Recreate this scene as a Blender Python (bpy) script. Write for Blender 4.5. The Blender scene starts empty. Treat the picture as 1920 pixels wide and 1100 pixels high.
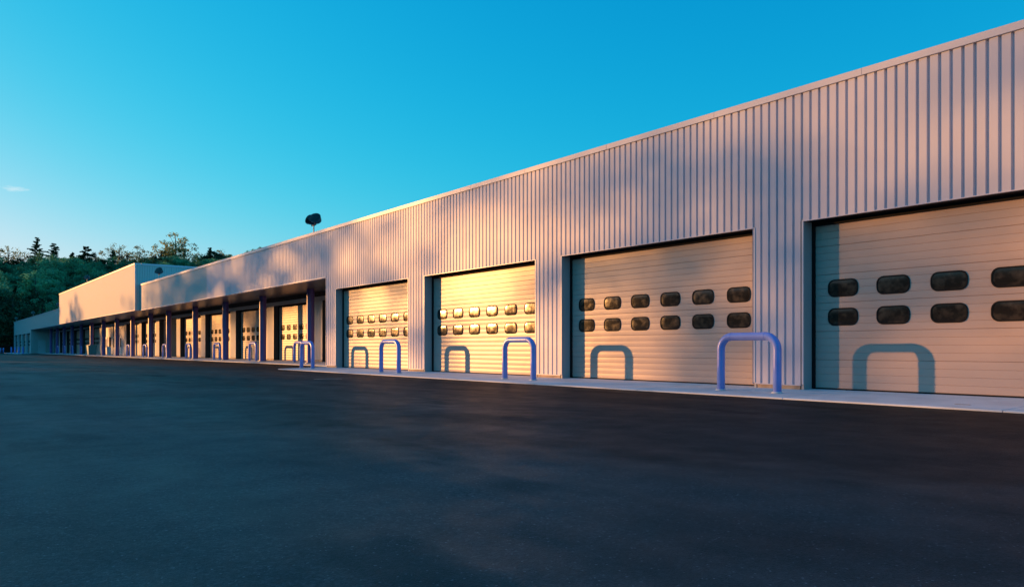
import bpy, bmesh, math, random
import numpy as np
from mathutils import Vector, Matrix
R = math.radians
scene = bpy.context.scene

# ------------------------------------------------------------------ camera
F_PX, VP_X, HORIZON = 1434.0, -140.0, 653.0
PHI = math.atan((960 - VP_X) / F_PX)
cam_d = bpy.data.cameras.new('camera')
cam = bpy.data.objects.new('camera', cam_d)
scene.collection.objects.link(cam)
cam.location = (0, 0, 0.9)
cam.rotation_euler = (R(90), 0, -PHI)
cam_d.sensor_width = 36
cam_d.lens = 36 * F_PX / 1920
cam_d.shift_y = (HORIZON - 550) / 1920
cam_d.clip_start = 0.05
cam_d.clip_end = 6000
scene.camera = cam

# ------------------------------------------------------------------ sky, sun, exposure
SUN_EL = R(5.1)
SUN_H = Vector((-0.5417, 0.8406, 0)).normalized()
SUN_DIR = Vector((SUN_H.x * math.cos(SUN_EL), SUN_H.y * math.cos(SUN_EL), math.sin(SUN_EL)))
SKY_STRENGTH = 0.15
SKY_GRADE = ((0.38, 0.153, 3.3, 0.9), (6.8, 1.0, 1.19, 1.2), (6.85, 1.0, 1.02, 1.2))   # per channel: gain, pivot, contrast, ceiling (a saturated slide-film sky)
EXPOSURE = 1.2
world = bpy.data.worlds.new('World')
scene.world = world
world.use_nodes = True
wn, wl = world.node_tree.nodes, world.node_tree.links
wn.clear()
sky = wn.new('ShaderNodeTexSky')
sky.sky_type = 'NISHITA'
sky.sun_disc = False
sky.sun_elevation = SUN_EL
sky.sun_rotation = math.atan2(SUN_H.x, SUN_H.y)
sky.altitude = 100
sky.air_density = 1.0
sky.dust_density = 0.6
sky.ozone_density = 4.0
sep = wn.new('ShaderNodeSeparateColor'); comb = wn.new('ShaderNodeCombineColor')
wl.new(sky.outputs['Color'], sep.inputs[0])
for i, (gain, pivot, power, ceil_) in enumerate(SKY_GRADE):
    def wmath(op, a, b):
        k = wn.new('ShaderNodeMath'); k.operation = op
        wl.new(a, k.inputs[0]); k.inputs[1].default_value = b
        return k.outputs[0]
    v = wmath('MULTIPLY', sep.outputs[i], SKY_STRENGTH / pivot)
    v = wmath('POWER', v, power)
    v = wmath('MULTIPLY', v, gain)
    q = wn.new('ShaderNodeMath'); q.operation = 'DIVIDE'          # soft shoulder towards the ceiling
    wl.new(v, q.inputs[0]); wl.new(wmath('ADD', wmath('MULTIPLY', v, 1 / ceil_), 1.0), q.inputs[1]); v = q.outputs[0]
    v = wmath('MULTIPLY', v, 1 / (SKY_STRENGTH * 2 ** EXPOSURE))
    wl.new(v, comb.inputs[i])
# one small wisp of cloud low in the sky
wg = wn.new('ShaderNodeTexCoord')
cl_dir = Vector((math.sin(PHI) + (28 - 960) / F_PX * math.cos(PHI), math.cos(PHI) - (28 - 960) / F_PX * math.sin(PHI), (HORIZON - 354) / F_PX)).normalized()
cmap = wn.new('ShaderNodeMapping'); cmap.inputs['Location'].default_value = tuple(-cl_dir)
wl.new(wg.outputs['Generated'], cmap.inputs[0])
cscl = wn.new('ShaderNodeVectorMath'); cscl.operation = 'MULTIPLY'; cscl.inputs[1].default_value = (85, 85, 360)
wl.new(cmap.outputs[0], cscl.inputs[0])
clen = wn.new('ShaderNodeVectorMath'); clen.operation = 'LENGTH'; wl.new(cscl.outputs[0], clen.inputs[0])
cnz = wn.new('ShaderNodeTexNoise'); cnz.inputs['Scale'].default_value = 1.6; cnz.inputs['Detail'].default_value = 5; wl.new(cscl.outputs[0], cnz.inputs['Vector'])
csub = wn.new('ShaderNodeMath'); csub.operation = 'MULTIPLY_ADD'; wl.new(cnz.outputs['Fac'], csub.inputs[0]); csub.inputs[1].default_value = 2.2; csub.inputs[2].default_value = -0.3
cdif = wn.new('ShaderNodeMath'); cdif.operation = 'SUBTRACT'; wl.new(csub.outputs[0], cdif.inputs[0]); wl.new(clen.outputs['Value'], cdif.inputs[1])
cmr = wn.new('ShaderNodeMapRange'); cmr.inputs[1].default_value = -0.4; cmr.inputs[2].default_value = 0.7; cmr.inputs[4].default_value = 0.45; wl.new(cdif.outputs[0], cmr.inputs[0])
cmix = wn.new('ShaderNodeMix'); cmix.data_type = 'RGBA'; wl.new(cmr.outputs[0], cmix.inputs[0]); wl.new(comb.outputs[0], cmix.inputs[6])
cw = 0.95 / (SKY_STRENGTH * 2 ** EXPOSURE); cmix.inputs[7].default_value = (cw * 0.86, cw * 0.97, cw, 1)
bg = wn.new('ShaderNodeBackground'); bg.inputs['Strength'].default_value = SKY_STRENGTH
wo = wn.new('ShaderNodeOutputWorld')
wl.new(cmix.outputs[2], bg.inputs['Color'])
wl.new(bg.outputs[0], wo.inputs['Surface'])

sun_d = bpy.data.lights.new('sun', 'SUN')
sun_d.energy = 2.8
sun_d.angle = R(0.55)
sun_d.color = (1.0, 0.425, 0.115)
sun = bpy.data.objects.new('sun', sun_d)
scene.collection.objects.link(sun)
sun.rotation_euler = SUN_DIR.to_track_quat('Z', 'Y').to_euler()
sun.location = (-40, 60, 30)

scene.view_settings.view_transform = 'Standard'
scene.view_settings.look = 'None'
scene.view_settings.gamma = 1
scene.view_settings.use_curve_mapping = False
scene.view_settings.exposure = EXPOSURE
scene.render.engine = 'CYCLES'

# ------------------------------------------------------------------ helpers
COL = scene.collection
random.seed(7)
rng = np.random.default_rng(7)
TAN_SUN = math.tan(SUN_EL)

def mat(name, color, rough=0.5, metallic=0.0, spec=0.5, bump=None, var=None, noise_col=None, rand=0.0):
    """procedural principled material; noise_col=(scale, color2, lo, hi); bump=(scale, strength, dist)"""
    m = bpy.data.materials.new(name); m.use_nodes = True
    n, l = m.node_tree.nodes, m.node_tree.links
    p = n['Principled BSDF']
    p.inputs['Roughness'].default_value = rough
    p.inputs['Metallic'].default_value = metallic
    p.inputs['Specular IOR Level'].default_value = spec
    co = n.new('ShaderNodeTexCoord')
    geo = n.new('ShaderNodeNewGeometry')
    col = n.new('ShaderNodeRGB'); col.outputs[0].default_value = (*color, 1)
    out = col.outputs[0]
    if noise_col:
        sc, c2, lo, hi = noise_col
        t = n.new('ShaderNodeTexNoise'); t.inputs['Scale'].default_value = sc; t.inputs['Detail'].default_value = 6
        l.new(geo.outputs['Position'], t.inputs['Vector'])
        mr = n.new('ShaderNodeMapRange'); mr.inputs[1].default_value = lo; mr.inputs[2].default_value = hi
        l.new(t.outputs['Fac'], mr.inputs[0])
        mx = n.new('ShaderNodeMix'); mx.data_type = 'RGBA'
        l.new(mr.outputs[0], mx.inputs[0]); l.new(out, mx.inputs[6]); mx.inputs[7].default_value = (*c2, 1)
        out = mx.outputs[2]
    if rand:
        oi = n.new('ShaderNodeObjectInfo')
        mr = n.new('ShaderNodeMapRange'); mr.inputs[3].default_value = 1 - rand; mr.inputs[4].default_value = 1 + rand
        l.new(oi.outputs['Random'], mr.inputs[0])
        hv = n.new('ShaderNodeHueSaturation'); l.new(mr.outputs[0], hv.inputs['Value']); l.new(out, hv.inputs['Color'])
        out = hv.outputs[0]
    l.new(out, p.inputs['Base Color'])
    if bump:
        t = n.new('ShaderNodeTexNoise'); t.inputs['Scale'].default_value = bump[0]; t.inputs['Detail'].default_value = 5
        l.new(geo.outputs['Position'], t.inputs['Vector'])
        b = n.new('ShaderNodeBump'); b.inputs['Strength'].default_value = bump[1]; b.inputs['Distance'].default_value = bump[2]
        l.new(t.outputs['Fac'], b.inputs['Height']); l.new(b.outputs[0], p.inputs['Normal'])
    return m

M = {}
M['wall'] = mat('wall_metal', (0.55, 0.555, 0.66), 0.45, 0.0, 0.35, bump=(1.3, 0.12, 0.05), noise_col=(0.9, (0.51, 0.515, 0.615), 0.45, 0.75), rand=0.025)
M['wall_far'] = mat('wall_metal_far', (0.54, 0.545, 0.54), 0.6, 0.0, 0.2, bump=(1.3, 0.12, 0.05))
M['trim'] = mat('trim_metal', (0.56, 0.56, 0.64), 0.35, rand=0.03)
M['door'] = mat('door_metal', (0.51, 0.40, 0.35), 0.34, 0.0, 0.36, bump=(2.2, 0.10, 0.03), noise_col=(0.7, (0.455, 0.355, 0.31), 0.45, 0.7), rand=0.03)
M['jamb'] = mat('jamb_paint', (0.34, 0.36, 0.38), 0.5)
M['rubber'] = mat('black_rubber', (0.010, 0.010, 0.011), 0.8, 0, 0.2)
M['curb'] = mat('curb_concrete', (0.50, 0.37, 0.25), 0.85, bump=(25, 0.4, 0.01), noise_col=(5, (0.30, 0.23, 0.17), 0.4, 0.7))
M['slab'] = mat('slab_concrete', (0.66, 0.70, 0.74), 0.7, bump=(30, 0.3, 0.006), noise_col=(1.6, (0.54, 0.57, 0.60), 0.42, 0.7), rand=0.05)
M['joint'] = mat('joint_filler', (0.06, 0.06, 0.06), 0.9)
M['purple'] = mat('blue_violet_paint', (0.22, 0.33, 0.86), 0.28, 0, 0.5, bump=(9, 0.06, 0.01), noise_col=(2.5, (0.185, 0.28, 0.76), 0.45, 0.7))
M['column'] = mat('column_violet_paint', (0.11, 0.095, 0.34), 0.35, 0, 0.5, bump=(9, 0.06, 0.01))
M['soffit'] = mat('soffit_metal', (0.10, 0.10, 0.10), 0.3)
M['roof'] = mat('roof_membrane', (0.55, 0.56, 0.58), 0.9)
M['dark'] = mat('interior_and_shade_dark', (0.05, 0.05, 0.05), 0.9)  # passage lining; also the shade painted on canopy headers and jambs
M['lamp'] = mat('lamp_black', (0.025, 0.03, 0.035), 0.35)
M['steel'] = mat('galvanised_steel', (0.35, 0.36, 0.37), 0.45, 0.6)
M['bin'] = mat('teal_paint', (0.03, 0.22, 0.26), 0.5)
M['white'] = mat('white_door_paint', (0.60, 0.60, 0.62), 0.5)
M['iron'] = mat('cast_iron', (0.16, 0.15, 0.14), 0.6, 0.3, bump=(60, 0.3, 0.004))
M['bark'] = mat('bark', (0.07, 0.055, 0.045), 0.9, bump=(8, 0.5, 0.03))

def glass_mat():
    m = bpy.data.materials.new('window_acrylic'); m.use_nodes = True
    n, l = m.node_tree.nodes, m.node_tree.links
    p = n['Principled BSDF']
    p.inputs['Specular IOR Level'].default_value = 0.4
    p.inputs['IOR'].default_value = 1.5
    geo = n.new('ShaderNodeNewGeometry')
    t = n.new('ShaderNodeTexNoise'); t.inputs['Scale'].default_value = 6; t.inputs['Detail'].default_value = 8
    mp = n.new('ShaderNodeMapping'); mp.inputs['Scale'].default_value = (1, 1, 1.2)
    l.new(geo.outputs['Position'], mp.inputs[0]); l.new(mp.outputs[0], t.inputs['Vector'])
    mr = n.new('ShaderNodeMapRange'); mr.inputs[1].default_value = 0.45; mr.inputs[2].default_value = 1.0
    l.new(t.outputs['Fac'], mr.inputs[0])
    mx = n.new('ShaderNodeMix'); mx.data_type = 'RGBA'
    l.new(mr.outputs[0], mx.inputs[0]); mx.inputs[6].default_value = (0.016, 0.014, 0.013, 1); mx.inputs[7].default_value = (0.11, 0.085, 0.06, 1)
    l.new(mx.outputs[2], p.inputs['Base Color'])
    mr2 = n.new('ShaderNodeMapRange'); mr2.inputs[3].default_value = 0.13; mr2.inputs[4].default_value = 0.36
    l.new(mr.outputs[0], mr2.inputs[0]); l.new(mr2.outputs[0], p.inputs['Roughness'])
    t2 = n.new('ShaderNodeTexNoise'); t2.inputs['Scale'].default_value = 2.4
    l.new(geo.outputs['Position'], t2.inputs['Vector'])
    b = n.new('ShaderNodeBump'); b.inputs['Strength'].default_value = 0.16; b.inputs['Distance'].default_value = 0.02
    l.new(t2.outputs['Fac'], b.inputs['Height']); l.new(b.outputs[0], p.inputs['Normal'])
    return m
M['glass'] = glass_mat()

def leaf_mat(name, c1, c2, trans=0.35):
    m = bpy.data.materials.new(name); m.use_nodes = True
    n, l = m.node_tree.nodes, m.node_tree.links
    n.clear()
    o = n.new('ShaderNodeOutputMaterial')
    geo = n.new('ShaderNodeNewGeometry'); oi = n.new('ShaderNodeObjectInfo')
    t = n.new('ShaderNodeTexNoise'); t.inputs['Scale'].default_value = 0.55; t.inputs['Detail'].default_value = 3
    l.new(geo.outputs['Position'], t.inputs['Vector'])
    mr = n.new('ShaderNodeMapRange'); mr.inputs[1].default_value = 0.35; mr.inputs[2].default_value = 0.65
    l.new(t.outputs['Fac'], mr.inputs[0])
    mx = n.new('ShaderNodeMix'); mx.data_type = 'RGBA'
    l.new(mr.outputs[0], mx.inputs[0]); mx.inputs[6].default_value = (*c1, 1); mx.inputs[7].default_value = (*c2, 1)
    vr = n.new('ShaderNodeMapRange'); vr.inputs[3].default_value = 0.6; vr.inputs[4].default_value = 1.45
    l.new(oi.outputs['Random'], vr.inputs[0])
    hv = n.new('ShaderNodeHueSaturation'); l.new(vr.outputs[0], hv.inputs['Value']); l.new(mx.outputs[2], hv.inputs['Color'])
    d = n.new('ShaderNodeBsdfDiffuse'); tr = n.new('ShaderNodeBsdfTranslucent')
    l.new(hv.outputs[0], d.inputs[0]); l.new(hv.outputs[0], tr.inputs[0])
    ms = n.new('ShaderNodeMixShader'); ms.inputs[0].default_value = trans
    l.new(d.outputs[0], ms.inputs[1]); l.new(tr.outputs[0], ms.inputs[2]); l.new(ms.outputs[0], o.inputs['Surface'])
    return m
M['leaf'] = leaf_mat('broad_leaf', (0.09, 0.28, 0.16), (0.18, 0.38, 0.19))
M['leaf_dark'] = leaf_mat('shade_painted_leaf', (0.022, 0.055, 0.032), (0.04, 0.085, 0.045), 0.2)  # leaf colour darkened to stand for the shade low on the hill
M['leaf_light'] = leaf_mat('spring_leaf', (0.17, 0.22, 0.09), (0.26, 0.28, 0.12), 0.55)
M['needle'] = leaf_mat('pine_needle', (0.016, 0.045, 0.024), (0.028, 0.062, 0.03), 0.15)

# ---- asphalt and grass
def asphalt_mat():
    m = bpy.data.materials.new('asphalt'); m.use_nodes = True
    n, l = m.node_tree.nodes, m.node_tree.links
    p = n['Principled BSDF']
    geo = n.new('ShaderNodeNewGeometry')
    def noise(scale, detail=4, mapping=None, rough=0.5):
        t = n.new('ShaderNodeTexNoise'); t.inputs['Scale'].default_value = scale; t.inputs['Detail'].default_value = detail
        t.inputs['Roughness'].default_value = rough
        if mapping:
            mp = n.new('ShaderNodeMapping'); mp.inputs['Scale'].default_value = mapping[0]; mp.inputs['Rotation'].default_value = mapping[1]
            l.new(geo.outputs['Position'], mp.inputs[0]); l.new(mp.outputs[0], t.inputs['Vector'])
        else: l.new(geo.outputs['Position'], t.inputs['Vector'])
        return t.outputs['Fac']
    def rng_(src, a, b, c, d):
        r = n.new('ShaderNodeMapRange'); l.new(src, r.inputs[0])
        for i, v in zip((1, 2, 3, 4), (a, b, c, d)): r.inputs[i].default_value = v
        return r.outputs[0]
    def math_(op, a, b):
        k = n.new('ShaderNodeMath'); k.operation = op
        for i, v in enumerate((a, b)):
            if isinstance(v, (int, float)): k.inputs[i].default_value = v
            else: l.new(v, k.inputs[i])
        return k.outputs[0]
    grain = noise(62, 4, rough=0.75)
    vor = n.new('ShaderNodeTexVoronoi'); vor.inputs['Scale'].default_value = 110
    l.new(geo.outputs['Position'], vor.inputs['Vector'])
    big = noise(0.16, 5)
    mid = noise(0.9, 6, ((1.0, 0.28, 1), (0, 0, R(6))))
    worn = noise(2.4, 6)
    stain = rng_(noise(0.55, 5, ((1.5, 0.5, 1), (0, 0, R(-35)))), 0.60, 0.72, 0, 1)
    # value of base colour: aggregate grain x wear x stains
    v = math_('MULTIPLY', rng_(grain, 0.41, 0.60, 0.002, 0.034), rng_(mid, 0.3, 0.7, 0.72, 1.25))
    v = math_('MULTIPLY', v, rng_(big, 0.3, 0.7, 0.8, 1.2))
    v = math_('MULTIPLY', v, rng_(stain, 0, 1, 1.0, 0.45))
    # light fall-off towards the doors, painted into the asphalt colour and sheen
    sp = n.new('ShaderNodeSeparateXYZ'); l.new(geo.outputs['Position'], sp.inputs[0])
    dark_falloff = rng_(math_('ADD', sp.outputs['X'], rng_(noise(0.35, 5), 0.3, 0.7, -2.2, 2.2)), 0.5, 5.5, 0, 1)
    v = math_('MULTIPLY', v, rng_(dark_falloff, 0, 1, 1.0, 0.2))
    # faint tyre streaks along the building and a few hairline cracks
    v = math_('MULTIPLY', v, rng_(noise(1.0, 5, ((3.2, 0.10, 1), (0, 0, R(-9)))), 0.35, 0.65, 0.72, 1.28))
    cv = n.new('ShaderNodeTexVoronoi'); cv.feature = 'DISTANCE_TO_EDGE'; cv.inputs['Scale'].default_value = 0.16
    wv = n.new('ShaderNodeVectorMath'); wv.operation = 'ADD'
    nv = n.new('ShaderNodeTexNoise'); nv.inputs['Scale'].default_value = 1.7; nv.inputs['Detail'].default_value = 5; l.new(geo.outputs['Position'], nv.inputs['Vector'])
    l.new(geo.outputs['Position'], wv.inputs[0]); l.new(nv.outputs['Color'], wv.inputs[1]); l.new(wv.outputs[0], cv.inputs['Vector'])
    crack = math_('MULTIPLY', rng_(cv.outputs['Distance'], 0.0008, 0.0022, 1, 0), rng_(noise(0.3, 3), 0.50, 0.58, 0, 1))
    v = math_('MULTIPLY', v, rng_(crack, 0, 1, 1.0, 0.25))
    # coarse aggregate showing through
    coarse = noise(28, 4, rough=0.65)
    v = math_('MULTIPLY', v, rng_(coarse, 0.38, 0.62, 0.35, 1.7))
    # bright chips of stone
    white = n.new('ShaderNodeTexWhiteNoise'); l.new(vor.outputs['Position'], white.inputs['Vector'])
    chip = rng_(white.outputs['Value'], 0.985, 0.995, 0, 0.10)
    v = math_('ADD', v, chip)
    cc = n.new('ShaderNodeCombineColor')
    l.new(math_('MULTIPLY', v, 0.88), cc.inputs[0]); l.new(math_('MULTIPLY', v, 1.0), cc.inputs[1]); l.new(math_('MULTIPLY', v, 1.16), cc.inputs[2])
    l.new(cc.outputs[0], p.inputs['Base Color'])
    ro = math_('ADD', rng_(mid, 0.3, 0.7, 0.60, 0.74), rng_(worn, 0.3, 0.7, -0.05, 0.06))
    ro = math_('ADD', math_('ADD', ro, rng_(stain, 0, 1, 0, 0.15)), rng_(dark_falloff, 0, 1, 0.02, -0.06))
    l.new(ro, p.inputs['Roughness'])
    l.new(rng_(dark_falloff, 0, 1, 0.80, 0.20), p.inputs['Specular IOR Level'])
    b1 = n.new('ShaderNodeBump'); b1.inputs['Strength'].default_value = 0.7; b1.inputs['Distance'].default_value = 0.009
    l.new(math_('ADD', grain, rng_(vor.outputs['Distance'], 0, 0.8, 0.5, 0)), b1.inputs['Height'])
    b2 = n.new('ShaderNodeBump'); b2.inputs['Strength'].default_value = 0.22; b2.inputs['Distance'].default_value = 0.05
    l.new(mid, b2.inputs['Height']); l.new(b2.outputs[0], b1.inputs['Normal'])
    l.new(b1.outputs[0], p.inputs['Normal'])
    return m
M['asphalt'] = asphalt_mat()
M['ground'] = mat('grass_ground', (0.045, 0.075, 0.03), 0.95, bump=(6, 0.6, 0.08), noise_col=(0.25, (0.075, 0.085, 0.04), 0.4, 0.65))
M['hill'] = mat('forest_floor', (0.03, 0.035, 0.02), 0.95, noise_col=(0.2, (0.045, 0.04, 0.025), 0.4, 0.65))

# ---- object helpers
def link(name, me, parent=None, loc=(0, 0, 0), rot=(0, 0, 0)):
    o = bpy.data.objects.new(name, me)
    COL.objects.link(o)
    o.location = loc; o.rotation_euler = rot
    if parent is not None: o.parent = parent
    return o
def tag(o, label=None, cat=None, group=None, kind=None):
    if label: o['label'] = label
    if cat: o['category'] = cat
    if group: o['group'] = group
    if kind: o['kind'] = kind
    return o
def mesh(name, verts, faces, m, smooth=False):
    me = bpy.data.meshes.new(name)
    me.from_pydata(verts, [], faces)
    me.materials.append(m)
    if smooth: me.shade_smooth()
    me.update()
    return me
class MB:
    def __init__(self): self.v = []; self.f = []
    def add(self, vs, fs):
        k = len(self.v); self.v += [tuple(p) for p in vs]; self.f += [tuple(i + k for i in q) for q in fs]
    def box(self, x0, x1, y0, y1, z0, z1):
        self.add([(x0, y0, z0), (x1, y0, z0), (x1, y1, z0), (x0, y1, z0), (x0, y0, z1), (x1, y0, z1), (x1, y1, z1), (x0, y1, z1)],
                 [(0, 3, 2, 1), (4, 5, 6, 7), (0, 1, 5, 4), (1, 2, 6, 5), (2, 3, 7, 6), (3, 0, 4, 7)])
    def tube(self, pts, radii, n=10, cap=True):
        pts = [Vector(p) for p in pts]
        if isinstance(radii, (int, float)): radii = [radii] * len(pts)
        rings = []
        up = None
        for i, p in enumerate(pts):
            d = (pts[min(i + 1, len(pts) - 1)] - pts[max(i - 1, 0)]).normalized()
            if up is None:
                up = Vector((0, 0, 1)) if abs(d.z) < 0.9 else Vector((1, 0, 0))
            a = d.cross(up).normalized(); b = a.cross(d).normalized(); up = b
            rings.append([p + (a * math.cos(2 * math.pi * k / n) + b * math.sin(2 * math.pi * k / n)) * radii[i] for k in range(n)])
        vs = [q for r in rings for q in r]; fs = []
        for i in range(len(rings) - 1):
            for k in range(n):
                fs.append((i * n + k, i * n + (k + 1) % n, (i + 1) * n + (k + 1) % n, (i + 1) * n + k))
        if cap:
            fs.append(tuple(reversed(range(n)))); fs.append(tuple((len(rings) - 1) * n + k for k in range(n)))
        self.add(vs, fs)
    def mesh(self, name, m, smooth=False): return mesh(name, self.v, self.f, m, smooth)
    def build(self, name, m, parent=None, loc=(0, 0, 0), rot=(0, 0, 0), smooth=False):
        return link(name, self.mesh(name, m, smooth), parent, loc, rot)
def boxo(name, m, parent, x0, x1, y0, y1, z0, z1):
    b = MB(); b.box(x0, x1, y0, y1, z0, z1)
    return b.build(name, m, parent)
def copy_tree(o, parent=None):
    c = o.copy(); COL.objects.link(c)
    if parent is not None: c.parent = parent
    for ch in o.children: copy_tree(ch, c)
    return c
def auto_smooth(o, ang=40):
    me = o.data
    me.shade_smooth()
    bm = bmesh.new(); bm.from_mesh(me)
    for e in bm.edges:
        if len(e.link_faces) == 2 and e.calc_face_angle(0) > R(ang): e.smooth = False
    bm.to_mesh(me); bm.free()

ORD = ['first', 'second', 'third', 'fourth', 'fifth', 'sixth', 'seventh', 'eighth', 'ninth', 'tenth', 'eleventh', 'twelfth', 'thirteenth', 'fourteenth', 'fifteenth', 'sixteenth']

# ------------------------------------------------------------------ ground
XW = 14.05          # front wall face (the row of doors)
XD = 14.40          # door leaves
RX = 3.25           # how far the canopy wall stands back
S0, SC, ST, SF, SR, SE = -6.2, 31.92, 68.8, 113.6, 151.0, 181.7   # along-building stations
def slope(x): return 0.028 * max(0.0, x - 12.0) if x > 12 else 0.0

g = MB(); g.add([(-2500, -2500, -0.12), (2500, -2500, -0.12), (2500, 2500, -0.12), (-2500, 2500, -0.12)], [(0, 1, 2, 3)])
tag(g.build('ground', M['ground']), kind='structure')

# asphalt yard: fine grid, gently uneven, rising towards the canopy
xs = np.unique(np.concatenate([np.arange(-40, -6, 2.0), np.arange(-6, 12.01, 0.5), [12.2], np.arange(12.6, 15.61, 0.6)]))
ys = np.unique(np.concatenate([np.arange(-30, 0, 2.0), np.arange(0, 40, 0.6), np.arange(40, 192.1, 2.0)]))
vv = []
for y in ys:
    for x in xs:
        z = -0.012 + 0.012 * math.sin(x * 0.55 + 1.3 * math.sin(y * 0.13)) * math.sin(y * 0.31 + 0.5) + 0.008 * math.sin(x * 1.3 + y * 0.7)
        if x > 9.5: z = z * max(0, (12.2 - x) / 2.7) - 0.012 * (1 - max(0, (12.2 - x) / 2.7))
        z += slope(x) * 0.9
        vv.append((float(x), float(y), z - 0.004))
nx = len(xs); ff = []
for j in range(len(ys) - 1):
    for i in range(nx - 1):
        ff.append((j * nx + i, j * nx + i + 1, (j + 1) * nx + i + 1, (j + 1) * nx + i))
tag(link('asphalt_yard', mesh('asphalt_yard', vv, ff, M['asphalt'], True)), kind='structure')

# concrete apron: cast slabs with open joints, over a dark bed
def apron(name, x0, x1, y0, y1, step):
    bed = MB(); n = 6
    bed.add([(x0 + 0.03, y0, slope(x0) - 0.06), (x1, y0, slope(x1) - 0.06), (x1, y1, slope(x1) - 0.06), (x0 + 0.03, y1, slope(x0) - 0.06),
             (x0 + 0.03, y0, slope(x0) - 0.004), (x1, y0, slope(x1) - 0.004), (x1, y1, slope(x1) - 0.004), (x0 + 0.03, y1, slope(x0) - 0.004)],
            [(0, 3, 2, 1), (4, 5, 6, 7), (0, 1, 5, 4), (1, 2, 6, 5), (2, 3, 7, 6), (3, 0, 4, 7)])
    root = tag(bed.build(name, M['joint']), kind='structure')
    k = max(1, round((y1 - y0) / step)); st = (y1 - y0) / k
    a, b = slope(x0), slope(x1); hh = st / 2 - 0.006; e = 0.012
    sm = MB()
    sm.add([(x0, -hh, a - 0.05), (x1, -hh, b - 0.05), (x1, hh, b - 0.05), (x0, hh, a - 0.05),
            (x0, -hh, a), (x1, -hh, b), (x1, hh, b), (x0, hh, a),
            (x0 + e, -hh + e, a + e), (x1, -hh + e, b + e), (x1, hh - e, b + e), (x0 + e, hh - e, a + e)],
           [(0, 3, 2, 1), (0, 1, 5, 4), (1, 2, 6, 5), (2, 3, 7, 6), (3, 0, 4, 7), (4, 5, 9, 8), (5, 6, 10, 9), (6, 7, 11, 10), (7, 4, 8, 11), (8, 9, 10, 11)])
    me = sm.mesh('slab', M['slab'])
    for i in range(k): link('slab', me, root, (0, y0 + st * (i + 0.5), 0))
apron('concrete_apron', 12.2, XD + 0.2, S0, SC + 0.75, 3.69)
apron('canopy_apron', 15.0, XD + RX + 0.2, SC + 0.76, SR - 0.05, 3.69)
apron('far_apron', 12.2, XD + 0.2, SR - 0.04, SE, 3.69)

# ------------------------------------------------------------------ building pieces
PITCH = 0.1889
PROF = [(0.0, 0.0), (0.134, 0.0), (0.148, 0.036), (0.174, 0.036), (PITCH, 0.0)]
def rib_mesh(z0, z1, name='wall_panel', m=None, n=1):
    vs, fs = [], []
    pr = []
    for i in range(n):
        pr += [(s + i * PITCH, d) for s, d in (PROF if i == n - 1 else PROF[:-1])]
    for s, d in pr: vs += [(d, s, z0), (d, s, z1)]
    for i in range(len(pr) - 1): fs.append((2 * i, 2 * i + 1, 2 * i + 3, 2 * i + 2))
    return mesh(name, vs, fs, m or M['wall'])
def rib_run(segs, name, m, parent, x, axis='y', flip=False):
    """one joined sheet of ribbed cladding: segs = (s0, s1, z0, z1)"""
    b = MB()
    for s0, s1, z0, z1 in segs:
        n = max(1, round((s1 - s0) / PITCH)); p = (s1 - s0) / n
        pr = []
        for i in range(n): pr += [(s0 + (i + a / PITCH) * p, d) for a, d in (PROF if i == n - 1 else PROF[:-1])]
        vs, fs = [], []
        for s, d in pr:
            if axis == 'y': vs += [(x + d, s, z0), (x + d, s, z1)]
            else: vs += [(s, x + d, z0), (s, x + d, z1)]
        for i in range(len(pr) - 1): fs.append((2 * i, 2 * i + 1, 2 * i + 3, 2 * i + 2) if axis == 'y' else (2 * i, 2 * i + 2, 2 * i + 3, 2 * i + 1))
        b.add(vs, fs)
    return b.build(name, m, parent)

ZTOP, ZFAS, ZHEAD, ZBLK = 6.06, 4.05, 3.46, 7.80
BAY, OPEN = 7.38, 6.22
HALF = OPEN / 2

# ---- the garage door: leaf > sections, window frames and panes, seals
def rrect(w, h, r, n=6):
    pts = []
    for cx, cy, a0 in ((w / 2 - r, h / 2 - r, 0), (-w / 2 + r, h / 2 - r, 90), (-w / 2 + r, -h / 2 + r, 180), (w / 2 - r, -h / 2 + r, 270)):
        for i in range(n + 1):
            a = R(a0 + 90 * i / n); pts.append((cx + r * math.cos(a), cy + r * math.sin(a)))
    return pts
SEC = 0.570
def section_mesh():
    pr = []; sl = SEC / 4
    for i in range(4):
        g0 = 0.007 if i == 0 else 0.006; dp = 0.014 if i == 0 else 0.007
        g1 = 0.007 if i == 3 else 0.006
        pr += [(i * sl, dp), (i * sl + g0, 0.0), (i * sl + sl * 0.5, -0.0022), ((i + 1) * sl - g1, 0.0)]
    pr += [(SEC, 0.014)]
    w = HALF + 0.02; vs, fs = [], []
    for z, d in pr: vs += [(d, -w, z), (d, w, z)]
    for i in range(len(pr) - 1): fs.append((2 * i, 2 * i + 1, 2 * i + 3, 2 * i + 2)[::-1])
    # side returns and back
    k = len(vs); vs += [(0.03, -w, 0), (0.03, w, 0), (0.03, -w, SEC), (0.03, w, SEC)]
    last = 2 * (len(pr) - 1)
    fs += [(k, k + 1, 1, 0), (last, last + 1, k + 3, k + 2), (k, k + 2, k + 3, k + 1)]
    return mesh('door_section', vs, fs, M['door'])
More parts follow.
